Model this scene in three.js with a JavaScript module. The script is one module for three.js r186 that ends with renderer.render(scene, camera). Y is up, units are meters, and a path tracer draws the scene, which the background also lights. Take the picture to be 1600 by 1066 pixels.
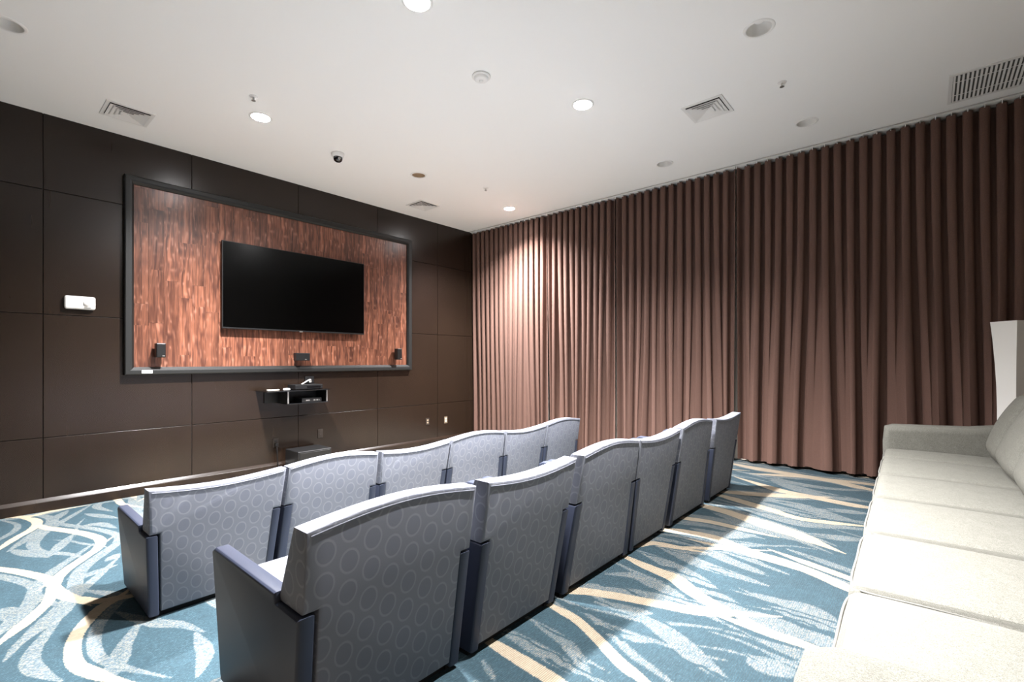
import * as THREE from 'three';
import { RoundedBoxGeometry } from 'three/addons/geometries/RoundedBoxGeometry.js';
import { mergeGeometries, toCreasedNormals } from 'three/addons/utils/BufferGeometryUtils.js';

// ---------------------------------------------------------------- camera, exposure
// Axes: x runs along the front wall to the right, y is up, F is the distance from the camera towards the front wall (z = -F).
const scene = new THREE.Scene();
scene.background = new THREE.Color(0x000000);
const camera = new THREE.PerspectiveCamera(70.98, 1600 / 1066, 0.05, 60);
camera.position.set(0, 1.42, 0);
camera.lookAt(0.7549, 1.42, -0.6557);
camera.setViewOffset(1600, 1066, 0, -30.4, 1600, 1066);
const renderer = new THREE.WebGLRenderer({ antialias: true });
renderer.toneMapping = THREE.LinearToneMapping;
renderer.toneMappingExposure = 1.08;
renderer.shadowMap.enabled = true;

// room measures (metres)
const H = 3.75, WALL_F = 6.288, BACK_F = -1.0, LEFT_X = -1.9, RIGHT_X = 6.32, STEP = 0.2, STEP_F = 2.06;
const LAMP_POWER = 205, LAMP_SPILL = 128;   // candela of each lit downlight: main beam and wide spill
const LAMP_COLOR = 0xfbf9fa;
// downlights: x, F, lit?
const LAMPS = [
  [1.88, 4.82, 1, 'lit round ceiling downlight left of the dome camera'],
  [3.71, 2.37, 1, 'lit round ceiling downlight between smoke detector and square air diffuser'],
  [5.51, 4.84, 1, 'lit round ceiling downlight beside the far end of the curtain'],
  [1.94, 2.50, 1, 'lit round ceiling downlight at the top edge of the picture'],
  [1.94, 0.89, .46, 'lit round ceiling downlight above the near end of the sofa'],
  [3.67, 0.892, 0, 'unlit recessed downlight nearest the sofa at the top of the picture'],
  [5.42, 0.894, 0, 'unlit recessed downlight near the curtain track below the sprinkler'],
  [5.46, 2.353, 0, 'small unlit recessed downlight near the middle of the curtain track'],
  [3.77, 4.83, 0, 'unlit tan recessed downlight right of the dome camera'],
  [0.21, 4.812, 0, 'unlit recessed downlight at the upper left corner of the ceiling']];

// ---------------------------------------------------------------- helpers
let seed = 7;
function rnd() { seed |= 0; seed = seed + 0x6D2B79F5 | 0; let t = Math.imul(seed ^ seed >>> 15, 1 | seed); t = t + Math.imul(t ^ t >>> 7, 61 | t) ^ t; return ((t ^ t >>> 14) >>> 0) / 4294967296; }
const rr = (a, b) => a + (b - a) * rnd();
const hash = (x, y) => { let h = Math.imul(x, 374761393) + Math.imul(y, 668265263) | 0; h = Math.imul(h ^ h >>> 13, 1274126177); return ((h ^ h >>> 16) >>> 0) / 4294967296; };
function vnoise(x, y) {
  const xi = Math.floor(x), yi = Math.floor(y), fx = x - xi, fy = y - yi;
  const u = fx * fx * (3 - 2 * fx), v = fy * fy * (3 - 2 * fy);
  const a = hash(xi, yi), b = hash(xi + 1, yi), c = hash(xi, yi + 1), d = hash(xi + 1, yi + 1);
  return a + (b - a) * u + (c - a) * v + (a - b - c + d) * u * v;
}
const fbm = (x, y) => vnoise(x, y) * .5 + vnoise(x * 2.1 + 9, y * 2.1 + 4) * .3 + vnoise(x * 4.3 + 3, y * 4.3 + 8) * .2;
const clamp = (v, a, b) => Math.min(b, Math.max(a, v));
const mix = (a, b, t) => a.map((v, i) => v + (b[i] - v) * t);
function tex(w, h, fn, color = true) {
  const d = new Uint8Array(w * h * 4);
  for (let j = 0; j < h; j++) for (let i = 0; i < w; i++) {
    const c = fn(i, j), k = (j * w + i) * 4;
    d[k] = clamp(c[0], 0, 255); d[k + 1] = clamp(c[1], 0, 255); d[k + 2] = clamp(c[2], 0, 255); d[k + 3] = 255;
  }
  const t = new THREE.DataTexture(d, w, h);
  t.wrapS = t.wrapT = THREE.RepeatWrapping; t.magFilter = THREE.LinearFilter; t.minFilter = THREE.LinearMipmapLinearFilter; t.generateMipmaps = true;
  if (color) t.colorSpace = THREE.SRGBColorSpace;
  t.needsUpdate = true;
  return t;
}
const std = o => new THREE.MeshStandardMaterial(o);
const phys = o => new THREE.MeshPhysicalMaterial(o);
const used = {};
function numbered(n) { used[n] = (used[n] ?? -1) + 1; return used[n] ? n + '_' + String(used[n]).padStart(3, '0') : n; }
function part(name, geo, mat, parent) {
  const m = new THREE.Mesh(geo, mat); m.name = name; m.castShadow = m.receiveShadow = true; parent.add(m); return m;
}
function thing(name, label, category, [x, y, F] = [0, 0, 0], group) {
  const g = new THREE.Group(); g.name = numbered(name); g.position.set(x, y, -F);
  g.userData = { label, category }; if (group) g.userData.group = group; scene.add(g); return g;
}
function struct(name, geo, mat, label) {
  const m = geo ? new THREE.Mesh(geo, mat) : new THREE.Group(); m.name = name; m.castShadow = m.receiveShadow = true;
  m.userData = { kind: 'structure', label, category: name.split('_')[0] }; scene.add(m); return m;
}
// box given by x, y, F ranges
function bx(x0, x1, y0, y1, f0, f1) { const g = new THREE.BoxGeometry(x1 - x0, y1 - y0, Math.abs(f1 - f0)); g.translate((x0 + x1) / 2, (y0 + y1) / 2, -(f0 + f1) / 2); return g; }
function rbx(x0, x1, y0, y1, f0, f1, r = .006, s = 3) { const g = new RoundedBoxGeometry(x1 - x0, y1 - y0, Math.abs(f1 - f0), s, r); g.translate((x0 + x1) / 2, (y0 + y1) / 2, -(f0 + f1) / 2); return g; }
// texture coordinates in metres, projected along the main axis of each face
function metreUV(g, s = 1) {
  const p = g.attributes.position, n = g.attributes.normal, uv = new Float32Array(p.count * 2);
  for (let i = 0; i < p.count; i++) {
    const ax = Math.abs(n.getX(i)), ay = Math.abs(n.getY(i)), az = Math.abs(n.getZ(i)); let u, v;
    if (ay > ax && ay > az) { u = p.getX(i); v = p.getZ(i); } else if (ax > az) { u = p.getZ(i); v = p.getY(i); } else { u = p.getX(i); v = p.getY(i); }
    uv[2 * i] = u * s; uv[2 * i + 1] = v * s;
  }
  g.setAttribute('uv', new THREE.BufferAttribute(uv, 2)); return g;
}
function flat(g) { const n = g.index ? g.toNonIndexed() : g; for (const k of Object.keys(n.attributes)) if (!['position', 'normal', 'uv'].includes(k)) n.deleteAttribute(k); return n; }
const merge = l => mergeGeometries(l.map(flat));
function tube(pts, r, seg = 40, rs = 8, closed = false) { return new THREE.TubeGeometry(new THREE.CatmullRomCurve3(pts.map(p => new THREE.Vector3(...p)), closed), seg, r, rs, closed); }
function lathe(pts, seg = 40) { return new THREE.LatheGeometry(pts.map(p => new THREE.Vector2(...p)), seg); }

// ---------------------------------------------------------------- materials
const M = {};
M.ceiling = std({ color: 0xf7f6f3, roughness: .95 });
M.paint = std({ color: 0xe4ddd2, roughness: .9 });
M.darkWall = std({ color: 0x5a4c42, roughness: .6 });
M.taupe = std({ color: 0x9a9084, roughness: .9 });
M.white = std({ color: 0xeeece8, roughness: .5 });
M.vent = std({ color: 0xe6e4e0, roughness: .45 });
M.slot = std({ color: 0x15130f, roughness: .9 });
M.black = std({ color: 0x0c0c0d, roughness: .45 });
M.blackGloss = phys({ color: 0x060607, roughness: .16, clearcoat: .5, clearcoatRoughness: .1 });
M.screen = phys({ color: 0x010101, roughness: .2, specularIntensity: .45 });
M.smoke = std({ color: 0x121212, roughness: .35 });
M.metal = std({ color: 0xb9b7b2, roughness: .35, metalness: .9 });
M.bronze = std({ color: 0x2a211b, roughness: .5 });
M.ivory = std({ color: 0xd8d0bd, roughness: .5 });
{
  const veneer = tex(512, 512, (i, j) => {
    const s = fbm(i * .06, j * .004) * 24 + fbm(i * .012 + 40, j * .006) * 16;
    return [31 + s * .16, 22 + s * .13, 16 + s * .1];
  });
  M.panel = phys({ color: 0xffffff, map: veneer, roughness: .27, specularIntensity: .8 });
  M.groove = std({ color: 0x1c1512, roughness: .7 });
  M.frame = std({ color: 0x101110, roughness: .5 });
}
M.planks = [0, 1, 2, 3].map(k => {
  const t = tex(128, 1024, (i, j) => {
    const x = i / 128, y = j / 1024, o = k * 37;
    const warp = fbm(x * 1.5 + o, y * 3.5 + o);
    const band = vnoise(x * 5 + warp * 3 + o, y * 1.6 + o);
    const strand = vnoise(x * 17 + warp * 5 + o, y * 4 + o * 2), fine = vnoise(i * .9 + warp * 12 + o, j * .022);
    let c = mix([60, 33, 24], [150, 97, 74], clamp((band - .5) * .75 + (strand - .5) * .52 + (fine - .5) * .35 + .5, 0, 1));
    c = mix(c, [160, 116, 98], Math.pow(vnoise(x * 9 + warp * 4 + o * 3, y * 22 + o), 5) * .8);
    c = mix(c, [48, 26, 22], Math.pow(vnoise(x * 5 + o, y * 12 + o), 5) * .7);
    const d = 1 + (k - 1.5) * .035;
    return c.map(v => v * d);
  });
  return phys({ color: 0xffffff, map: t, roughness: .3 });
});
M.plankGap = std({ color: 0x4a2a20, roughness: .8 });
{
  // seat fabric: staggered rings woven a little lighter than the ground
  const W = 512, PX = .16, PY = .2;
  const ring = tex(W, W, (i, j) => {
    const x = i / W * PX, y = j / W * PY; let best = 9;
    for (const [cx, cy] of [[.04, .05], [.12, .1], [.04, .15], [.12, 0], [.12, .2], [.04, -.05], [.04, .25]]) {
      for (const ox of [-PX, 0, PX]) { const d = Math.hypot((x - cx - ox) / .9, (y - cy) / 1.08); best = Math.min(best, d); }
    }
    const w = (vnoise(i * .9, j * .9) - .5) * 9 + (((i >> 1) + (j >> 1)) & 1 ? 3 : -3);
    const edge = clamp(1 - Math.abs(best - .0345) / .0052, 0, 1);
    const inside = best < .031 ? 1 : 0;
    let c = mix([107, 110, 119], [121, 124, 131], clamp(edge * 1.8, 0, 1));
    c = mix(c, [102, 105, 116], inside * .8);
    return c.map(v => v + w);
  });
  ring.repeat.set(1 / PX, 1 / PY);
  const weave = tex(64, 64, (i, j) => { const v = 128 + 60 * Math.sin(i * Math.PI / 4) * Math.sin(j * Math.PI / 4) + (rnd() - .5) * 60; return [v, v, v]; }, false);
  weave.repeat.set(60, 60);
  M.seat = phys({ map: ring, roughness: .62, bumpMap: weave, bumpScale: .0004, sheen: .45, sheenRoughness: .5, sheenColor: new THREE.Color(0xc8ccd8) });
  M.vinyl = phys({ color: 0x2c313f, roughness: .46, specularIntensity: .6 });
  M.piping = std({ color: 0x6d707a, roughness: .7 });
  M.underside = std({ color: 0x101013, roughness: .9 });
}
{
  const cloth = tex(256, 256, (i, j) => {
    const n = (vnoise(i * .9, j * .35) - .5) * 12 + (vnoise(i * .3, j * .9) - .5) * 12 + (rnd() - .5) * 8;
    return [95 + n, 69 + n * .85, 59 + n * .75];
  });
  cloth.repeat.set(4, 4);
  M.curtain = phys({ map: cloth, roughness: .85, side: THREE.DoubleSide, sheen: .1, sheenRoughness: .5, sheenColor: new THREE.Color(0x8a6a5c) });
}
{
  const linen = tex(512, 512, (i, j) => {
    const n = (vnoise(i * .5, j * .8) - .5) * 34 + (vnoise(i * .9 + 50, j * .3) - .5) * 28 + (rnd() - .5) * 20 + (fbm(i * .03, j * .03) - .5) * 10;
    return [110 + n, 109 + n, 101 + n];
  });
  linen.repeat.set(2.5, 2.5);
  const lb = tex(128, 128, (i, j) => { const v = 128 + (vnoise(i * .6, j * .9) - .5) * 150 + (rnd() - .5) * 80; return [v, v, v]; }, false);
  lb.repeat.set(10, 10);
  M.sofa = std({ map: linen, roughness: .92, bumpMap: lb, bumpScale: .0012 });
  M.sofaPiping = std({ color: 0x6c6b66, roughness: .9 });
}
// ---- carpet: teal ground, mottled pale-blue streaks, cream streaks; strokes are [width, x, F, x, F, ...] in metres on the floor
const pc = [
[0.091,2.7,1.4,2.66,1.26,2.64,1.16,2.62,1.07,2.53,0.94,2.47,0.82,2.44,0.71],
[0.086,2.11,1.42,2.15,1.38,2.22,1.22,2.28,1.04,2.34,0.87,2.44,0.71],
[0.057,2.92,1.44,3.03,1.38,3.06,1.24],
[0.117,3.32,1.44,3.38,1.26,3.39,1.09,3.3,0.9,3.25,0.74],
[0.039,3.16,1.1,3.28,0.93],
[0.072,3.67,1.41,3.71,1.24,3.7,0.99],
[0.104,4.08,1.39,4.03,1.19,3.87,0.88],
[0.095,4.44,1.25,4.34,0.99],
[0.094,6.36,1.81,6.26,1.47,6.28,1.19,6.33,0.88,6.22,0.58,6.19,0.4],
[0.148,5.96,1.7,5.88,1.43,5.85,1.19,5.81,0.93,5.77,0.69,5.68,0.53,5.62,0.39],
[0.099,5.7,1.18,5.78,1.01],
[0.107,5.83,0.73,5.86,0.58,5.87,0.4],
[0.116,5.17,1.27,5.03,1.03,4.99,0.83,4.96,0.66,4.93,0.49,4.93,0.35],
[0.134,4.68,1.33,4.78,1.12,4.89,0.93,4.96,0.83],
[0.082,4.43,1.26,4.39,1.1,4.3,0.91,4.24,0.74,4.28,0.57,4.34,0.4],
[0.122,4.01,1.14,3.94,0.93,3.86,0.73,3.77,0.58],
[0.055,1.92,1.39,1.9,1.26,1.82,1.08,1.74,0.93,1.7,0.81],
[0.063,1.5,1.38,1.49,1.22,1.48,1.07],
[0.066,2.37,0.38,2.36,0.27],
[0.096,3.27,0.93,3.28,0.75,3.24,0.57,3.16,0.4,3.1,0.31],
[0.064,3.32,0.5,3.25,0.31],
[0.05,2.37,0.67,2.36,0.54,2.37,0.38]];
const pl = [
[0.096,2.85,1.41,2.78,1.19,2.68,1.0,2.56,0.82,2.53,0.69],
[0.082,3.02,1.38,2.96,1.18,2.9,1.0,2.88,0.82,2.86,0.65],
[0.073,3.17,1.38,3.18,1.19,3.1,1.0,3.03,0.79,3.0,0.68],
[0.063,2.41,1.39,2.5,1.25,2.44,1.05,2.45,0.95],
[0.096,3.48,1.3,3.49,1.08,3.63,0.91],
[0.099,3.95,1.29,3.87,1.05,3.76,0.85],
[0.061,2.1,1.27,2.14,1.11,2.18,1.0],
[0.067,6.15,1.75,6.08,1.48,6.0,1.22],
[0.108,6.32,1.36,6.29,1.1,6.23,0.82,6.14,0.49],
[0.113,5.61,1.6,5.54,1.3,5.43,1.03,5.42,0.72,5.57,0.4],
[0.16,5.44,1.24,5.21,0.91,5.13,0.68,5.13,0.38],
[0.078,4.93,1.24,4.96,1.05],
[0.123,4.58,1.23,4.64,0.98,4.59,0.77,4.51,0.6,4.41,0.35],
[0.074,4.24,1.21,4.15,0.98,4.1,0.72,4.21,0.5,4.29,0.34],
[0.132,3.85,1.1,3.83,0.93,3.78,0.71,3.75,0.55],
[0.072,3.9,0.65,3.95,0.47,4.03,0.32],
[0.073,4.62,0.69,4.69,0.5,4.73,0.35],
[0.047,1.74,1.37,1.71,1.18,1.57,0.96],
[0.018,1.39,1.37,1.33,1.24],
[0.078,2.14,1.1,2.07,0.88,1.97,0.7,1.91,0.57],
[0.117,2.43,0.69,2.44,0.49,2.35,0.38],
[0.124,2.71,0.7,2.65,0.44,2.61,0.3],
[0.03,1.88,1.07,1.97,0.89],
[0.123,2.64,0.6,2.69,0.47,2.69,0.33],
[0.053,2.52,0.65,2.5,0.57,2.42,0.39],
[0.09,2.1,0.54,2.11,0.48,2.13,0.37]];
const fc = [
[0.16,0.33,6.23,0.43,6.17,0.53,6.22,0.62,6.22],
[0.02,0.36,6.19,0.43,5.97,0.43,5.83,0.39,5.69,0.29,5.51,0.19,5.29],
[0.024,0.43,5.83,0.46,5.67,0.58,5.41,0.68,5.15,0.72,4.94,0.68,4.75,0.58,4.58,0.47,4.41,0.42,4.33],
[0.083,0.17,4.77,0.28,4.54,0.37,4.29,0.38,4.15],
[0.053,0.65,4.71,0.52,4.5,0.42,4.31,0.38,4.15,0.34,3.93,0.25,3.73,0.19,3.63,0.13,3.53],
[0.029,0.38,4.13,0.4,3.96,0.43,3.86],
[0.012,0.67,3.72,0.61,3.65,0.54,3.6,0.48,3.51,0.4,3.35,0.36,3.19,0.35,3.0,0.39,2.86,0.43,2.76,0.47,2.68],
[0.031,0.48,3.78,0.53,3.69,0.61,3.65]];
const fl = [
[0.015,0.84,6.22,0.69,5.95,0.53,5.66,0.41,5.41,0.36,5.2,0.39,4.96,0.51,4.76,0.58,4.58],
[0.049,0.24,5.19,0.31,5.01,0.41,4.79],
[0.038,0.6,5.27,0.49,5.0,0.41,4.79],
[0.048,1.1,6.17,0.91,6.21,0.86,6.07,0.93,5.79],
[0.13,0.75,5.89,0.92,5.5],
[0.16,0.67,5.47,0.77,5.44,0.86,5.18],
[0.054,0.49,5.8,0.66,6.14],
[0.056,0.76,4.49,0.67,4.38],
[0.051,0.75,4.42,0.6,4.14,0.47,3.92,0.41,3.77,0.34,3.61,0.21,3.47,0.13,3.29],
[0.012,0.41,3.77,0.3,3.48,0.23,3.3,0.21,3.16,0.24,3.02,0.29,2.89],
[0.16,0.71,4.25,0.58,4.21,0.45,4.12],
[0.026,0.55,3.02,0.48,2.88,0.44,2.75],
[0.014,0.15,3.99,0.17,3.92,0.16,3.78],
[0.031,0.66,3.28,0.55,3.06,0.48,2.9,0.44,2.75],
[0.07,0.57,3.46,0.64,3.26,0.7,3.13,0.77,3.03,0.83,2.86],
[0.012,0.8,2.88,0.77,2.63,0.69,2.47]];
function carpet(x0, x1, f0, f1, W, Hh, light, cream, wl, wc, free, ribs) {
  const cls = new Uint8Array(W * Hh), sx = W / (x1 - x0), sf = Hh / (f1 - f0);
  function stroke(s, c, wide, taper) {
    const n = (s.length - 1) / 2; if (n < 2) return;
    const cv = new THREE.CatmullRomCurve3(Array.from({ length: n }, (_, i) => new THREE.Vector3(s[1 + 2 * i], s[2 + 2 * i], 0)));
    const L = cv.getLength(), N = Math.max(8, Math.ceil(L / .006)), ph = rnd() * 50;
    for (let k = 0; k <= N; k++) {
      const t = k / N, p = cv.getPoint(t);
      const r = .5 * (wide || s[0]) * (.82 + .36 * vnoise(t * L * 3 + ph, 3)) * (taper ? Math.pow(Math.sin(Math.PI * (.03 + .94 * t)), .9) : clamp(.08 + 3.6 * Math.min(t, 1 - t), 0, 1));
      const jj = Math.ceil(r * sf), ci = (p.x - x0) * sx, cj = (p.y - f0) * sf;
      for (let dj = -jj; dj <= jj; dj++) {
        const j = Math.round(cj + dj); if (j < 0 || j >= Hh) continue;
        const q = 1 - (dj / jj) ** 2; if (q <= 0) continue;
        const w = r * Math.sqrt(q) * sx + (c === 1 ? (hash(j, 5) - .5) * (ribs ? .014 : .005) * sx : (hash(j, 9) - .5) * .005 * sx);
        for (let i = Math.max(0, Math.round(ci - w)); i <= Math.min(W - 1, Math.round(ci + w)); i++) cls[j * W + i] = c;
      }
    }
  }
  // loose streaks where the photograph shows none of the floor
  const wild = (c, n, w) => { for (let k = 0; k < n; k++) { let x = rr(x0, x1), f = rr(f0, f1); const s = [w * rr(.7, 1.3)]; const dx = rr(-.12, .12); for (let q = 0; q < 6; q++) { s.push(x, f); f += rr(.16, .3); x += dx + rr(-.07, .07); } if (s.some((v, i) => i && i % 2 && free(v, s[i + 1]))) { if (s.every((v, i) => !i || i % 2 === 0 || free(v, s[i + 1]))) stroke(s, c, 0, true); } } };
  wild(1, 420, .1); wild(2, 260, .075);
  const grow = (s, a, b) => { const n = s.length, d0 = [s[1] - s[3], s[2] - s[4]], d1 = [s[n - 2] - s[n - 4], s[n - 1] - s[n - 3]], l0 = Math.hypot(...d0), l1 = Math.hypot(...d1); return [s[0], s[1] + d0[0] / l0 * a, s[2] + d0[1] / l0 * a, ...s.slice(1), s[n - 2] + d1[0] / l1 * b, s[n - 1] + d1[1] / l1 * b]; };
  const beside = (s, dx, w) => [w, ...s.slice(1).map((v, i) => i % 2 ? v : v + dx)];
  for (const s of cream) { if (rnd() < .75) stroke(grow(beside(s, rr(.075, .12), rr(.05, .09)), .2, .15), 1, 0, true); if (rnd() < .6) stroke(grow(beside(s, -rr(.075, .12), rr(.04, .08)), .2, .15), 1, 0, true); }
  for (let k = 0; k < (ribs ? 110 : 40); k++) { let x = rr(x0, x1), f = rr(f0, f1); const s = [rr(.014, .036)], dx = rr(-.07, .07); for (let q = 0; q < 5; q++) { s.push(x, f); f += rr(.1, .2); x += dx + rr(-.025, .025); } stroke(s, 1, 0, true); }
  for (const s of light) stroke([s[0] * 1.35, ...s.slice(1)], 1, wl, true);
  for (const s of cream) stroke(grow(s, .3, .22), 2, wc, false);
  return tex(W, Hh, (i, j) => {
    const c = cls[j * W + i], f = f0 + j / sf, x = x0 + i / sx;
    const n1 = vnoise(x * 95, f * 260), n2 = vnoise(x * 240 + 7, f * 420), n3 = fbm(x * 9, f * 9);
    let col;
    if (c === 2) col = mix([146, 132, 112], [160, 147, 127], n1);
    else if (c === 1 && (!ribs || vnoise(x * 42 + 3 * n3, f * 3.2) < .8)) { col = mix([68, 82, 90], [90, 101, 107], clamp(n1 * 1.5 - .2, 0, 1)); if (n2 > .6) col = mix(col, [130, 122, 108], .65); if (n2 < .3) col = mix(col, [46, 68, 75], .65); }
    else { col = mix([29, 51, 60], [41, 66, 76], n1); if (n2 > .8) col = mix(col, [70, 94, 104], .5); }
    const d = .94 + .12 * n3, rib = ribs ? .87 + .13 * Math.sin(f * 2 * Math.PI / .0085) : 1;
    return col.map(v => v * d * rib);
  });
}
const onPlatform = carpet(LEFT_X, RIGHT_X, BACK_F, STEP_F, 2048, 2048, pl, pc, 0, 0, (x, f) => x < .95 || f > 1.45 || f < .25, true);
const onFloor = carpet(LEFT_X, RIGHT_X, STEP_F, WALL_F + .05, 2048, 1024, fl, fc, .075, .062, (x, f) => x > .95 || x < .1, false);
const pile = tex(128, 128, (i, j) => { const v = 120 + 70 * Math.sin(j * Math.PI / 8) + (rnd() - .5) * 90; return [v, v, v]; }, false);
const pileP = pile.clone(); pileP.repeat.set(8.2 / .07, 3.06 / .068); pileP.needsUpdate = true;
const pileF = pile.clone(); pileF.repeat.set(8.2 / .07, 4.2 / .068); pileF.needsUpdate = true;
M.carpetPlatform = std({ map: onPlatform, roughness: 1, bumpMap: pileP, bumpScale: .0025 });
M.carpetFloor = std({ map: onFloor, roughness: 1, bumpMap: pileF, bumpScale: .0025 });
const riserMap = onPlatform.clone(); riserMap.repeat.set(1, .06); riserMap.needsUpdate = true;
M.carpetRiser = std({ map: riserMap, roughness: 1 });
// a slab whose upper face carries 0..1 texture coordinates over its x and F range
function slab(x0, x1, y0, y1, f0, f1) {
  const g = bx(x0, x1, y0, y1, f0, f1), p = g.attributes.position, uv = g.attributes.uv;
  for (let i = 0; i < p.count; i++) uv.setXY(i, (p.getX(i) - x0) / (x1 - x0), (-p.getZ(i) - f0) / (f1 - f0));
  return g;
}

// ---------------------------------------------------------------- the room
struct('floor', slab(LEFT_X, RIGHT_X, -.12, 0, STEP_F, WALL_F + .05), M.carpetFloor, 'lower carpeted floor with teal, pale blue and cream streaks');
struct('floor_platform', slab(LEFT_X, RIGHT_X, -.12, STEP, BACK_F, STEP_F), M.carpetPlatform, 'raised carpeted platform under the rear seats and sofa');
{
  // ceiling slab with round openings for the downlights; it stops short of the curtain track so that a narrow slot stays open
  const s = new THREE.Shape(); s.moveTo(LEFT_X - .1, -WALL_F - .1); s.lineTo(6.038, -WALL_F - .1); s.lineTo(6.038, -BACK_F + .1); s.lineTo(LEFT_X - .1, -BACK_F + .1);
  for (const [x, F] of LAMPS) { const h = new THREE.Path(); h.absarc(x, -F, .082, 0, Math.PI * 2, true); s.holes.push(h); }
  const g = new THREE.ExtrudeGeometry(s, { depth: .16, bevelEnabled: false, curveSegments: 32 });
  g.rotateX(Math.PI / 2); g.translate(0, H + .16, 0);
  struct('ceiling', g, M.ceiling, 'smooth white ceiling with recessed downlights');
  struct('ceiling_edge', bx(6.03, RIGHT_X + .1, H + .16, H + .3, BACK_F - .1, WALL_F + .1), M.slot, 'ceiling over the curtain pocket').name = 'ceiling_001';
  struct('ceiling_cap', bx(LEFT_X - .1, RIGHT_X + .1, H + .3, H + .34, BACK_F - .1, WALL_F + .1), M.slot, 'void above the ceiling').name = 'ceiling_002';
}
const tracks = [[3.35, WALL_F], [1.73, 3.35], [BACK_F, 1.73]];
tracks.forEach(([f0, f1], k) => struct('trim_' + (k + 1), rbx(6.064, RIGHT_X, H - .006, H + .008, f0 + .002, f1 - .002, .002, 1), M.white,
  ['white ceiling track over the far curtain end', 'white ceiling track over the middle curtain', 'white ceiling track over the near curtain'][k]));
struct('wall_right', bx(RIGHT_X, RIGHT_X + .12, 0, H + .3, BACK_F - .1, WALL_F + .15), M.paint, 'pale wall behind the brown curtains');
struct('wall_left', bx(LEFT_X - .12, LEFT_X, 0, H + .3, BACK_F - .1, WALL_F + .15), M.darkWall, 'dark side wall left of the seats');
struct('wall_back', bx(LEFT_X - .12, RIGHT_X + .12, 0, H + .3, BACK_F - .12, BACK_F), M.taupe, 'taupe wall behind the sofa');
{
  const w = struct('wall_front', null, null, 'dark brown wood-panelled wall behind the television');
  part('backing', bx(LEFT_X - .12, RIGHT_X + .12, 0, H + .3, WALL_F + .012, WALL_F + .15), M.groove, w);
  const xs = [LEFT_X, -.705, .505, 1.712, 2.926, 4.136, 5.312, RIGHT_X], ys = [.1, .69, 1.857, 3.034, H + .02];
  for (let i = 0; i < xs.length - 1; i++) for (let j = 0; j < 4; j++) {
    const g = rbx(xs[i] + .003, xs[i + 1] - .003, ys[j] + .003, ys[j + 1] - .003, WALL_F, WALL_F + .02, .0025, 1);
    metreUV(g); const uv = g.attributes.uv; for (let k = 0; k < uv.count; k++) uv.setXY(k, uv.getX(k) * .9 + i * .37 + j * .11, uv.getY(k) * .9 + i * .21);
    part('panel', g, M.panel, w);
  }
  const pr = new THREE.Shape(); [[0, 0], [.03, 0], [.03, .088], [.027, .094], [.004, .12], [0, .12]].forEach(([d, y], i) => i ? pr.lineTo(d, y) : pr.moveTo(d, y));
  const g = new THREE.ExtrudeGeometry(pr, { depth: RIGHT_X - LEFT_X, bevelEnabled: false }); g.rotateY(-Math.PI / 2); g.translate(RIGHT_X, 0, -WALL_F);
  struct('baseboard_front', metreUV(toCreasedNormals(flat(g), .3)), M.panel, 'dark brown baseboard with a sloped top edge under the panelled wall');
}

// ---------------------------------------------------------------- downlights
for (const [x, F, lit, label] of LAMPS) {
  const g = thing('downlight', label, 'downlight', [x, H, F], lit ? 'lit downlights' : 'unlit downlights');
  part('trim_ring', lathe([[.080, .004], [.080, -.004], [.084, -.007], [.098, -.005], [.102, 0], [.100, .0005]]), M.white, g);
  if (lit) {
    const glow = std({ color: 0xffffff, emissive: new THREE.Color(LAMP_COLOR), emissiveIntensity: 220, roughness: .6 });
    part('housing', lathe([[.081, .004], [.081, .05], [0, .05]]), M.white, g);
    part('lens', lathe([[.0001, -.014], [.04, -.012], [.066, -.006], [.078, .004], [.079, .03], [.0001, .03]]), glow, g);
    for (const [cd, cone, soft, nm] of [[LAMP_POWER, .86, 1, 'lamp_beam'], [LAMP_SPILL, 1.16, .7, 'lamp_spill']]) {
    const s = new THREE.SpotLight(LAMP_COLOR, cd * lit, 0, cone, soft, 2);
    s.position.set(0, -.022, 0); s.target.position.set(0, -1, 0); s.castShadow = true; s.shadow.mapSize.set(1024, 1024); s.shadow.radius = 4;
    s.name = nm; g.add(s); g.add(s.target); }
  } else {
    part('reflector', lathe([[.080, .002], [.070, .05], [.055, .1], [.0001, .1]]), x === 3.77 ? std({ color: 0xb79b7d, roughness: .5 }) : M.vent, g);
    part('bulb', lathe([[.0001, .04], [.025, .045], [.042, .062], [.046, .085], [.03, .1]]), M.white, g);
  }
}
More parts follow.
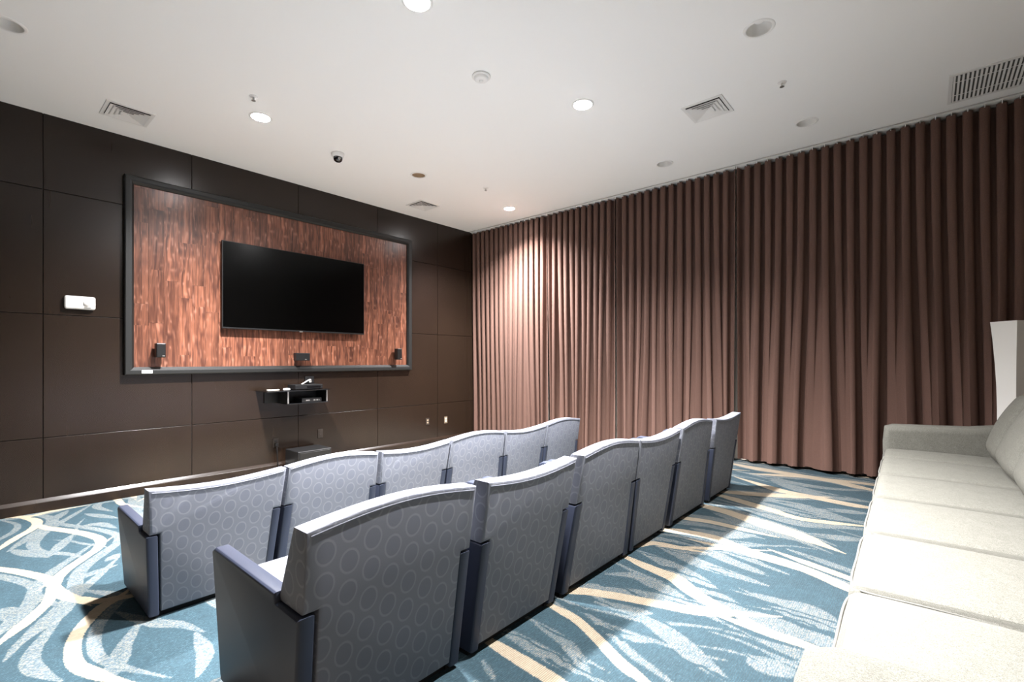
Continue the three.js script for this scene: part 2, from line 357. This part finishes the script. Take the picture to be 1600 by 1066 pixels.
// ---------------------------------------------------------------- curtains: ripple folds hung from the track, loosening downwards
function curtain(name, label, fa, fb, opt) {            // fa = far edge, fb = near edge
  const L = fa - fb, N = Math.round(L / .111), per = 18, cols = N * per, rows = 44;
  const yTop = H - .022, pos = [], uv = [], idx = [];
  const half = opt.half, th = opt.seed;
  for (let r = 0; r <= rows; r++) {
    const t = r / rows, e = t * t * (3 - 2 * t);
    for (let c = 0; c <= cols; c++) {
      const s = c / cols, win = clamp(Math.min(s, 1 - s) * N * .8, 0, 1), drift = (vnoise(s * N * .33 + th, t * .9 + th) - .5) * 1.3 * e * win;
      const ph = s * N + drift;
      const a = .05 * (1 - (.2 + .55 * half) * e);
      const big = half * e * Math.cos(Math.PI * ph + 4 * vnoise(s * N * .12 + th, 2));
      let x = 6.15 - a * Math.cos(2 * Math.PI * ph) - big * .05 - (vnoise(s * N * .25 + 11 + th, t * 1.2) - .5) * .03 * e;
      let f = fa - s * L - .02 * Math.sin(4 * Math.PI * ph) * (1 - .5 * e) * win;
      if (opt.nearPull) f += opt.nearPull * e * Math.pow(s, 6);
      if (opt.hem && t > .97) x += 0;
      const y = yTop + ((fa - s * L > STEP_F + .05 ? .03 : .232) - yTop) * t;      // the hem clears the lower floor or the platform
      const wav = r === rows ? .006 * Math.cos(2 * Math.PI * ph) : 0;
      pos.push(x, y + wav, -f); uv.push(s * L * 2.2, y);
    }
  }
  const w = cols + 1;
  for (let r = 0; r < rows; r++) for (let c = 0; c < cols; c++) { const a = r * w + c; idx.push(a, a + w, a + 1, a + 1, a + w, a + w + 1); }
  const g = new THREE.BufferGeometry(); g.setAttribute('position', new THREE.Float32BufferAttribute(pos, 3)); g.setAttribute('uv', new THREE.Float32BufferAttribute(uv, 2)); g.setIndex(idx); g.computeVertexNormals();
  const o = thing(name, label, 'curtain', [0, 0, 0], 'ripple-fold curtains along the right wall');
  part('cloth', g, M.curtain, o);
  const hk = [];
  for (let k = 0; k <= N; k++) { const h = new THREE.BoxGeometry(.012, .03, .006); h.translate(6.09, H - .018, -(fa - (k / N) * L)); hk.push(h); }
  part('hooks', merge(hk), M.white, o).userData.kind = 'stuff';
  return o;
}
curtain('curtain', 'brown curtain panel brightly lit pale pink in the far corner', 6.245, 4.566, { half: .25, seed: 3 });
curtain('curtain', 'brown curtain panel right of the brightly lit corner panel', 4.552, 3.358, { half: .6, seed: 15 });
curtain('curtain', 'brown curtain panel in the middle behind the rear seat row end', 3.342, 1.745, { half: .7, seed: 27, nearPull: .03 });
curtain('curtain', 'wide brown curtain panel running behind the sofa arm', 1.729, BACK_F + .05, { half: .95, seed: 41 });

// ---------------------------------------------------------------- framed wood feature panel
{
  const X0 = 1.10, X1 = 4.735, Y0 = 1.268, Y1 = 3.345, FR = .082;
  const g = thing('wood_feature_panel', 'large framed reddish wood plank panel behind the television', 'wall panel', [(X0 + X1) / 2, Y0, WALL_F]);
  const cx = (X0 + X1) / 2, rel = q => { q.translate(-cx, -Y0, WALL_F); return q; };
  part('backing', rel(bx(X0 + .03, X1 - .03, Y0 + .03, Y1 - .03, WALL_F - .012, WALL_F - .001)), M.plankGap, g);
  // four mitred rails; profile = [distance in from the outer edge, height off the wall]
  const prof = [[0, 0], [0, .05], [.004, .058], [.012, .062], [.046, .062], [.062, .058], [FR, .034], [FR, 0]];
  const corners = [[X0, Y0, 1, 1], [X1, Y0, -1, 1], [X1, Y1, -1, -1], [X0, Y1, 1, -1]];
  for (let k = 0; k < 4; k++) {
    const A = corners[k], B = corners[(k + 1) % 4], pos = [];
    const P = (C, [d, h]) => [C[0] + C[2] * d, C[1] + C[3] * d, -(WALL_F - h)];
    for (let i = 0; i < prof.length - 1; i++) { const a = P(A, prof[i]), b = P(B, prof[i]), c = P(B, prof[i + 1]), d = P(A, prof[i + 1]); pos.push(...a, ...b, ...c, ...a, ...c, ...d); }
    const q = new THREE.BufferGeometry(); q.setAttribute('position', new THREE.Float32BufferAttribute(pos, 3)); q.setAttribute('uv', new THREE.Float32BufferAttribute(new Float32Array(pos.length / 3 * 2), 2)); q.computeVertexNormals();
    part('frame_rail', rel(q), M.frame, g);
  }
  const x0 = X0 + FR - .005, x1 = X1 - FR + .005, y0 = Y0 + FR - .005, y1 = Y1 - FR + .005, n = 26, pw = (x1 - x0) / n;
  for (let i = 0; i < n; i++) {
    let y = y0 - rr(0, 1.1);
    while (y < y1) {
      const ya = Math.max(y, y0), yb = Math.min(y + 1.22, y1); y += 1.22;
      if (yb - ya < .02) continue;
      const q = bx(x0 + i * pw + .0006, x0 + (i + 1) * pw - .0006, ya + .0006, yb - .0006, WALL_F - .02, WALL_F - .008);
      const p = q.attributes.position, uv = q.attributes.uv, ou = rnd(), ov = rnd();
      for (let k = 0; k < p.count; k++) uv.setXY(k, ou + (p.getX(k) - x0 - i * pw) / .14, ov + p.getY(k) / 1.25);
      part('plank', rel(q), M.planks[Math.floor(rnd() * 4)], g);
    }
  }
  part('sticker', rel(rbx(1.243, 1.335, 1.283, 1.316, WALL_F - .0635, WALL_F - .0615, .0008, 1)), M.white, g).userData.label = 'small white sticker on the frame';
}
const ON_WOOD = WALL_F - .02;
{
  const X0 = 1.99, X1 = 3.85, Y0 = 1.795, Y1 = 2.825;
  const g = thing('television', 'large black flat television mounted on the wood panel', 'television', [(X0 + X1) / 2, Y0, ON_WOOD]);
  const cx = (X0 + X1) / 2, rel = q => { q.translate(-cx, -Y0, ON_WOOD); return q; };
  part('housing', rel(rbx(X0, X1, Y0, Y1, 6.195, 6.228, .005)), M.black, g);
  part('screen', rel(rbx(X0 + .009, X1 - .009, Y0 + .018, Y1 - .009, 6.1935, 6.2, .001, 1)), M.screen, g);
  part('rear_cover', rel(rbx(X0 + .3, X1 - .3, Y0 + .12, Y1 - .25, 6.228, 6.25, .008)), M.black, g);
  part('wall_bracket', rel(bx(X0 + .6, X1 - .6, Y0 + .25, Y1 - .35, 6.249, ON_WOOD)), M.black, g);
  part('logo_badge', rel(rbx(cx - .022, cx + .022, Y0 - .006, Y0 + .008, 6.192, 6.2, .002, 1)), M.metal, g).userData.label = 'tiny silver badge';
}
function speaker(label, x0, x1, y0, y1) {
  const w = x1 - x0, h = y1 - y0, g = thing('speaker', label, 'speaker', [(x0 + x1) / 2, y0, ON_WOOD], 'small black speakers on the wood panel');
  part('cabinet', rbx(-w / 2, w / 2, 0, h, -.115, -.035, .006), M.black, g);
  part('grille', rbx(-w / 2 + .005, w / 2 - .005, .005, h - .005, -.119, -.112, .003), M.smoke, g);
  part('bracket', bx(-.012, .012, h * .35, h * .65, -.04, 0), M.black, g);
  part('badge', rbx(w * .12, w * .12 + .022, .012, .021, -.1215, -.118, .001, 1), M.metal, g);
}
speaker('small upright black speaker at the left end of the frame ledge', 1.352, 1.437, 1.452, 1.603);
speaker('black centre speaker lying below the television', 2.835, 3.02, 1.418, 1.518);
speaker('small upright black speaker at the right end of the wood panel', 4.40, 4.485, 1.432, 1.603);
{
  const g = thing('alarm_box', 'white rounded alarm box on dark panel left of the wood panel', 'alarm', [.763, 1.92, WALL_F]);
  part('cover', rbx(-.115, .115, 0, .128, -.045, 0, .02, 5), M.white, g);
  const lens = lathe([[.0001, .016], [.022, .013], [.032, 0]]); lens.rotateX(Math.PI / 2); lens.translate(.05, .062, .045);
  part('strobe_lens', lens, M.vent, g);
  part('lamp_strip', rbx(.028, .078, .014, .026, -.05, -.04, .003, 2), M.metal, g);
  for (let k = 0; k < 5; k++) part('grille_slot', bx(-.085, -.02, .04 + k * .012, .044 + k * .012, -.0458, -.044), M.vent, g);
}
// ---------------------------------------------------------------- media shelf and what stands on it
{
  const g = thing('media_shelf', 'black glass media shelf hung on the panelling below the television', 'shelf', [2.79, .87, WALL_F]);
  part('top_shelf', rbx(-.40, .40, .165, .178, -.34, 0, .003, 2), M.blackGloss, g);
  part('lower_shelf', rbx(-.14, .40, 0, .012, -.30, 0, .003, 2), M.blackGloss, g);
  part('upright', rbx(-.137, -.125, .012, .165, -.30, -.02, .002, 2), M.smoke, g);
  part('upright', rbx(.37, .382, .012, .165, -.30, -.02, .002, 2), M.smoke, g);
  part('edge_strip', rbx(-.139, -.123, .012, .165, -.304, -.3, .001, 1), M.metal, g);
  part('edge_strip', rbx(.368, .384, .012, .165, -.304, -.3, .001, 1), M.metal, g);
  part('back_plate', rbx(-.3, .395, .012, .165, -.02, 0, .003, 2), M.black, g);
  const top = 1.048;
  const r = thing('media_receiver', 'flat black receiver box on the media shelf', 'receiver', [2.94, top, 6.12]);
  part('case', rbx(-.18, .18, .006, .062, -.11, .11, .004), M.black, r); part('display', rbx(-.03, .15, .02, .045, -.113, -.109, .001, 1), M.blackGloss, r);
  for (const [x, z] of [[-.15, -.08], [.15, -.08], [-.15, .08], [.15, .08]]) part('foot', bx(x - .012, x + .012, 0, .007, z - .012, z + .012), M.smoke, r);
  const c = thing('remote_control', 'pale remote control at the left end of the media shelf', 'remote', [2.50, top, 6.04]);
  part('case', rbx(-.07, .07, 0, .018, -.022, .022, .006), std({ color: 0xb4b0a6, roughness: .5 }), c); part('keypad', rbx(-.03, .045, .017, .0195, -.014, .014, .001, 1), M.smoke, c);
  const d = thing('white_puck', 'small white rounded device beside the receiver', 'device', [2.655, top, 6.02]);
  part('body', lathe([[.0001, 0], [.036, 0], [.042, .01], [.036, .024], [.0001, .028]]), M.white, d); part('button', lathe([[.0001, .029], [.009, .0285], [.01, .027]]), M.vent, d);
  const v = thing('video_recorder', 'small black recorder with grey lettering on the lower shelf', 'recorder', [2.97, .882, 6.1]);
  part('case', rbx(-.13, .13, 0, .055, -.1, .1, .004), M.black, v);
  for (const [a, b] of [[-.08, -.03], [.02, .045], [.06, .08], [.09, .1]]) part('port_mark', rbx(a, b, .02, .034, -.1015, -.099, .0005, 1), M.metal, v);
  const w = thing('wall_plate', 'black cable plate on the panelling above the receiver', 'wall plate', [3.07, 1.115, WALL_F]);
  part('plate', rbx(-.06, .06, 0, .095, -.02, 0, .004), M.black, w); part('jack', rbx(-.02, .02, .03, .06, -.03, -.018, .003), M.smoke, w);
  const k = thing('white_cable', 'white cable arching from the black plate to the receiver', 'cable', [2.98, 1.11, 6.2]);
  part('cord', tube([[.09, .025, -.058], [.08, .05, -.02], [.03, .048, .02], [-.04, .018, .05], [-.09, .001, .08]], .008, 30, 8), M.white, k); part('plug', rbx(.078, .102, .015, .04, .038, .06, .003, 2), M.white, k);
  const s = thing('subwoofer', 'low black subwoofer on the floor below the media shelf', 'subwoofer', [2.95, 0, 6.05]);
  part('cabinet', rbx(-.22, .22, .015, .285, -.18, .18, .012), M.black, s); part('grille', rbx(-.2, .2, .04, .265, -.186, -.178, .004), M.smoke, s);
  for (const [x, z] of [[-.18, -.14], [.18, -.14], [-.18, .14], [.18, .14]]) part('foot', lathe([[.0001, 0], [.02, 0], [.018, .016], [.0001, .016]], 16).translate(x, 0, z), M.smoke, s);
}
function outlet(label, x, y, plate, face, plug) {
  const g = thing('wall_outlet', label, 'outlet', [x, y, WALL_F], 'outlets low on the panelling');
  part('cover_plate', rbx(-.036, .036, 0, .115, -.007, 0, .003), plate, g);
  for (const yy of [.024, .066]) part('receptacle', rbx(-.017, .017, yy, yy + .028, -.0095, -.005, .004), face, g);
  if (plug) { part('plug', rbx(-.018, .018, .02, .055, -.045, -.008, .006), M.black, g); part('cord', tube([[0, .02, .035], [0, -.06, .05], [.01, -.2, .04], [.03, -.31, .06]], .006, 24, 6), M.black, g); }
}
outlet('dark bronze wall outlet just left of the last panel joint', 5.09, .345, M.bronze, std({ color: 0x8b7d6a, roughness: .5 }));
outlet('pale ivory outlet on the panel nearest the curtain', 5.49, .335, std({ color: 0x6a5d4d, roughness: .5 }), M.ivory);
outlet('dark outlet with a black plug below the media shelf', 2.634, .31, M.bronze, M.smoke, true);
outlet('dark brown wall outlet right of the subwoofer', 3.231, .36, M.bronze, M.bronze);

// ---------------------------------------------------------------- ceiling fittings
function diffuser(label, x, F, turn) {
  const g = thing('air_diffuser', label, 'air vent', [x, H, F], 'square ceiling air diffusers'); g.rotation.y = turn;
  const ringPart = (ro, yo, ri, yi) => { const l = new THREE.LatheGeometry([new THREE.Vector2(ro * Math.SQRT2, yo), new THREE.Vector2(ri * Math.SQRT2, yi)], 4); l.rotateY(Math.PI / 4); return toCreasedNormals(l, .2); };
  part('flange', merge([ringPart(.182, 0, .18, -.008), ringPart(.18, -.008, .152, -.006), ringPart(.152, -.006, .15, .0)]), M.vent, g);
  part('throat', bx(-.152, .152, -.0015, 0, -.152, .152), M.slot, g);
  const vm = M.vent.clone(); vm.side = THREE.DoubleSide;
  for (const [ro, ri] of [[.150, .106], [.120, .072], [.088, .040], [.056, .002]]) part('louvre', ringPart(ro, -.016, ri, -.004), vm, g);
}
diffuser('square white air diffuser with dark slots near the curtain', 4.535, 1.54, 0);
diffuser('square white air diffuser above the left end of the panelled wall', 1.03, 5.70, 0);
diffuser('small-looking air diffuser above the far right of the panelled wall', 4.55, 5.72, 0);
{
  const g = thing('return_grille', 'long slatted return air grille in the ceiling at upper right', 'air vent', [5.59, H, -.48]);
  part('frame', merge([bx(-.29, .29, -.008, 0, .32, .345), bx(-.29, .29, -.008, 0, -.345, -.32), bx(-.29, -.262, -.008, 0, -.32, .32), bx(.262, .29, -.008, 0, -.32, .32)]), M.vent, g);
  part('backing', bx(-.262, .262, -.001, 0, -.32, .32), std({ color: 0x5c5b57, roughness: .9 }), g);
  for (let k = 0; k < 24; k++) { const s = new THREE.BoxGeometry(.524, .0015, .016); s.rotateX(.6); s.translate(0, -.007, .31 - k * .027); part('slat', s, M.vent, g); }
  for (const x of [-.13, .13]) part('crossbar', bx(x - .004, x + .004, -.006, -.003, -.32, .32), M.vent, g);
}
{
  const g = thing('smoke_detector', 'round white smoke detector in the middle of the ceiling', 'smoke detector', [2.794, H, 2.76]);
  part('base', lathe([[.0001, 0], [.075, 0], [.076, -.008], [.07, -.014], [.0001, -.014]]), M.vent, g);
  part('sensor_cap', lathe([[.058, -.013], [.055, -.03], [.042, -.038], [.0001, -.04]]), M.white, g);
  part('test_button', lathe([[.018, -.037], [.016, -.046], [.0001, -.047]], 24), M.vent, g);
  const c = thing('dome_camera', 'white security camera with a black dome on the ceiling', 'camera', [2.781, H, 5.011]);
  part('mount', lathe([[.0001, 0], [.07, 0], [.072, -.012], [.066, -.035], [.052, -.045], [.0001, -.045]]), M.white, c);
  part('dome', lathe([[.05, -.044], [.05, -.06], [.043, -.08], [.026, -.094], [.0001, -.1]]), M.blackGloss, c);
  const lens = lathe([[.0001, .01], [.014, .008], [.015, 0]], 20); lens.rotateX(Math.PI / 2); lens.translate(-.008, -.07, .044); part('lens', lens, M.metal, c);
}
function sprinkler(label, x, F) {
  const g = thing('sprinkler', label, 'sprinkler', [x, H, F], 'ceiling sprinkler heads');
  part('escutcheon', lathe([[.0001, 0], [.034, 0], [.032, -.005], [.012, -.008], [.0001, -.008]], 28), M.white, g);
  part('stem', lathe([[.008, -.007], [.008, -.03], [.004, -.034], [.0001, -.034]], 16), M.metal, g);
  part('deflector', lathe([[.0001, -.034], [.018, -.035], [.018, -.037], [.0001, -.037]], 20), M.metal, g);
}
sprinkler('tiny sprinkler head beside the lit downlight above the wood panel', 1.692, 4.492);
sprinkler('tiny sprinkler head in front of the far lit downlight', 4.649, 4.507);
sprinkler('sprinkler head right of the square air diffuser', 4.511, .92);
// ---------------------------------------------------------------- theatre seats
// Local frame: y up from the floor, z = 0 at the rear of the backrest top, -z towards the front wall.
const TOP = .727, CUT = .478;
const zRear = y => -.078 * (1 - y / TOP);
const depth = y => y > CUT ? .085 + (TOP - y) / (TOP - CUT) * .085 : .17;
function makeSeat(label, x0, x1, F, floorY, wave, lean, group) {
  const w = x1 - x0, hw = w / 2, g = thing('theatre_seat', label, 'seat', [(x0 + x1) / 2, floorY, F], group);
  const shear = q => { const p = q.attributes.position; for (let i = 0; i < p.count; i++) { const s = clamp((p.getX(i) + hw) / w, 0, 1), k = (1 - p.getY(i) / TOP); p.setX(i, p.getX(i) + (lean[0] + (lean[1] - lean[0]) * s) * k); } return q; };
  const back = (shape, b) => {
    const q = new THREE.ExtrudeGeometry(shape, { depth: 1, bevelEnabled: true, bevelThickness: .08, bevelSize: b, bevelOffset: -b, bevelSegments: 4, curveSegments: 14 });
    const p = q.attributes.position;
    for (let i = 0; i < p.count; i++) { const y = p.getY(i), k = clamp((1.08 - p.getZ(i)) / 1.16, 0, 1); p.setZ(i, zRear(y) - k * depth(y)); }
    const c = toCreasedNormals(flat(q), .7); return metreUV(c);
  };
  const up = new THREE.Shape(), topY = q => TOP + wave * Math.sin(Math.PI * q);
  up.moveTo(-hw + .047, .035); up.lineTo(hw - .047, .035); up.lineTo(hw - .047, CUT); up.lineTo(hw, CUT); up.lineTo(hw, TOP);
  for (let k = 1; k <= 20; k++) { const q = 1 - k / 20; up.lineTo(-hw + w * q, topY(q)); }
  up.lineTo(-hw, CUT); up.lineTo(-hw + .047, CUT); up.lineTo(-hw + .047, .035);
  part('backrest', shear(back(up, .014)), M.seat, g);
  const pip = []; for (let k = 0; k <= 30; k++) { const s = .02 + .96 * k / 30, y = topY(s) - .016; pip.push([-hw + w * s, y, zRear(y)]); }
  part('piping', shear(tube(pip, .0028, 60, 6)), M.piping, g);
  // upholstered side panels with the arm on top and a rear post below the cushion
  const sp = new THREE.Shape(); const P = [[zRear(.02) + .002, .02], [zRear(CUT - .006) + .002, CUT - .006], [zRear(CUT) - .15, CUT - .004], [zRear(CUT) - .155, .505], [-.71, .508], [-.74, .49], [-.67, .02]];
  P.forEach(([z, y], i) => i ? sp.lineTo(z, y) : sp.moveTo(z, y)); sp.lineTo(...P[0]);
  for (const side of [-1, 1]) {
    const q = new THREE.ExtrudeGeometry(sp, { depth: .056 - .022, bevelEnabled: true, bevelThickness: .011, bevelSize: .011, bevelOffset: -.011, bevelSegments: 4 });
    q.rotateY(-Math.PI / 2);                                    // shape x -> z, extrusion -> -x
    const p = q.attributes.position; for (let i = 0; i < p.count; i++) p.setX(i, p.getX(i) + (side < 0 ? -hw + .056 - .011 - (x0 < .7 ? .018 : 0) : hw - .011));
    part('side_panel', shear(metreUV(toCreasedNormals(flat(q), .6))), M.vinyl, g);
  }
  part('seat_cushion', shear(metreUV(rbx(-hw + .06, hw - .06, .29, .425, .2, .66, .035, 4).translate(0, 0, 0))), M.seat, g);
  part('seat_pan', shear(rbx(-hw + .065, hw - .065, .25, .295, .2, .62, .01, 2)), M.underside, g);
  part('base_rail', shear(merge([bx(-hw + .012, -hw + .05, 0, .03, .1, .6), bx(hw - .05, hw - .012, 0, .03, .1, .6), bx(-hw + .05, hw - .05, 0, .06, .11, .16)])), M.underside, g);
  return g;
}
const A = -.026, B = .033;                                     // dished and humped tops alternate along a row
const ord = ['leftmost', 'second', 'third', 'fourth', 'fifth', 'rightmost'];
[[.65, 1.375, A, [.035, -.07]], [1.392, 2.06, B, [-.06, -.01]], [2.09, 2.78, A, [0, -.07]], [2.795, 3.487, B, [-.06, 0]], [3.505, 4.17, A, [0, -.06]], [4.185, 4.83, B, [-.05, -.02]]].forEach(([a, b, wv, l], k) =>
  makeSeat(`grey ring-patterned theatre seat, ${ord[k]}${k && k < 5 ? ' from the left' : ''} in the front row`, a, b, 3.117, 0, wv, l, 'front row theatre seats'));
[[.645, 1.328, B, [.01, -.03]], [1.395, 2.04, A, [-.035, -.1]], [2.108, 2.742, B, [-.1, -.02]], [2.752, 3.39, A, [0, -.12]], [3.44, 4.07, B, [-.09, 0]], [4.17, 4.85, A, [0, -.09]]].forEach(([a, b, wv, l], k) =>
  makeSeat(`grey ring-patterned theatre seat, ${ord[k]}${k && k < 5 ? ' from the left' : ''} in the rear row`, a, b, 1.335, STEP, wv, l, 'rear row theatre seats'));

// ---------------------------------------------------------------- sofa
function puff(w, h, d, r, top, seg = 14) {                     // soft box: rounded edges, swollen top and front
  const g = new RoundedBoxGeometry(w, h, d, 5, r), b = new THREE.BoxGeometry(w, h, d, seg * 2, 6, seg * 2), p = b.attributes.position;
  g.dispose();
  for (let i = 0; i < p.count; i++) {
    let x = p.getX(i), y = p.getY(i), z = p.getZ(i);
    const c = [clamp(x, -w / 2 + r, w / 2 - r), clamp(y, -h / 2 + r, h / 2 - r), clamp(z, -d / 2 + r, d / 2 - r)];
    const v = new THREE.Vector3(x - c[0], y - c[1], z - c[2]); if (v.length() > 1e-6) v.setLength(r);
    x = c[0] + v.x; y = c[1] + v.y; z = c[2] + v.z;
    const k = Math.cos(Math.PI * clamp(x / w, -.5, .5)) ** .6 * Math.cos(Math.PI * clamp(z / d, -.5, .5)) ** .6;
    y += (y > 0 ? 1 : -.2) * top * k * Math.abs(y) / (h / 2);
    z += Math.sign(z) * top * .35 * Math.cos(Math.PI * x / w) * Math.cos(Math.PI * y / h * .8) * Math.abs(z) / (d / 2);
    p.setXYZ(i, x, y, z);
  }
  b.deleteAttribute('normal'); b.deleteAttribute('uv');
  const q = new THREE.BufferGeometry().copy(b); q.computeVertexNormals();
  const m = toCreasedNormals(flat(withUV(q)), 1.2); return metreUV(m);
}
function withUV(g) { if (!g.attributes.uv) g.setAttribute('uv', new THREE.BufferAttribute(new Float32Array(g.attributes.position.count * 2), 2)); return g; }
{
  const SX = 3.3, g = thing('sofa', 'long pale grey linen sofa along the right foreground', 'sofa', [SX, STEP, -.012]);
  g.rotation.y = .024;
  const add = (n, q, m = M.sofa) => { q.translate(-SX, 0, 0); return part(n, q, m, g); };
  add('base', metreUV(rbx(1.0, 5.58, .05, .285, -.78, .245, .03, 4)));
  const cuts = [1.205, 2.0, 2.7, 3.42, 4.13, 4.88, 5.375];
  for (let k = 0; k < 6; k++) {
    const a = cuts[k] + .003, b = cuts[k + 1] - .003, q = puff(b - a, .165, .72, .042, .016);
    q.translate((a + b) / 2, .365, -(.252 - .36)); const m = add('seat_cushion', q);
    const yT = .433, f1 = .243, e = .03, cx = (a + b) / 2 - SX;
    const rim = tube([[-(b - a) / 2 + .012, yT - .01, .3], [-(b - a) / 2 + .012, yT, 0], [-(b - a) / 2 + .014, yT, -f1 + e], [-(b - a) / 2 + e + .01, yT, -f1 + .006], [0, yT + .002, -f1 - .004], [(b - a) / 2 - e - .01, yT, -f1 + .006], [(b - a) / 2 - .014, yT, -f1 + e], [(b - a) / 2 - .012, yT, 0], [(b - a) / 2 - .012, yT - .01, .3]].map(p => [p[0] + cx, p[1], p[2]]), .0045, 80, 6);
    part('piping', rim, M.sofaPiping, m);
  }
  for (const [x0, x1] of [[.97, 1.2], [5.38, 5.61]]) {
    const s = new THREE.Shape(); const P = [[-.26, .05], [-.265, .5], [-.255, .625], [-.2, .645], [.3, .665], [.78, .74], [.8, .05]];
    P.forEach(([z, y], i) => i ? s.lineTo(z, y) : s.moveTo(z, y)); s.lineTo(...P[0]);
    const q = new THREE.ExtrudeGeometry(s, { depth: x1 - x0 - .11, bevelEnabled: true, bevelThickness: .055, bevelSize: .055, bevelOffset: -.055, bevelSegments: 6 });
    q.rotateY(-Math.PI / 2); q.translate(x1 - .055, 0, 0);
    add('arm', metreUV(toCreasedNormals(flat(q), .7)));
  }
  add('back_frame', metreUV(rbx(1.1, 5.5, .2, .86, -.9, -.66, .06, 5)));
  for (let k = 0; k < 6; k++) {
    const a = cuts[k] + .004, b = cuts[k + 1] - .004, q = puff(b - a, .2, .54, .08, .055);
    q.rotateX(-(Math.PI / 2 - .42)); q.translate((a + b) / 2, .70, .575); add('back_cushion', q);
  }
  for (const [x, f] of [[1.08, .18], [5.5, .18], [1.08, -.7], [5.5, -.7], [3.3, .18], [3.3, -.7]]) add('foot', lathe([[.0001, 0], [.022, 0], [.03, .055], [.0001, .055]], 16).translate(x, 0, -f), M.bronze);
}
// ---------------------------------------------------------------- tall white column beyond the sofa arm
{
  const g = thing('flared_column', 'tall white square column flaring at its top beyond the sofa arm', 'column', [5.85, STEP, -.55]);
  const prof = [[0, .105], [.05, .1], [.3, .079], [.6, .07], [.8, .07], [1.0, .073], [1.2, .08], [1.4, .09], [1.552, .1]];
  const l = new THREE.LatheGeometry(prof.map(([y, r]) => new THREE.Vector2(r * Math.SQRT2, y)), 4); l.rotateY(Math.PI / 4);
  part('shaft', toCreasedNormals(l, .5), std({ color: 0xf1efea, roughness: .7 }), g);
  part('cap', bx(-.1, .1, 1.546, 1.552, -.1, .1), M.white, g); part('foot_plate', bx(-.105, .105, 0, .004, -.105, .105), M.white, g);
  g.rotation.y = .84;
}
renderer.render(scene, camera);
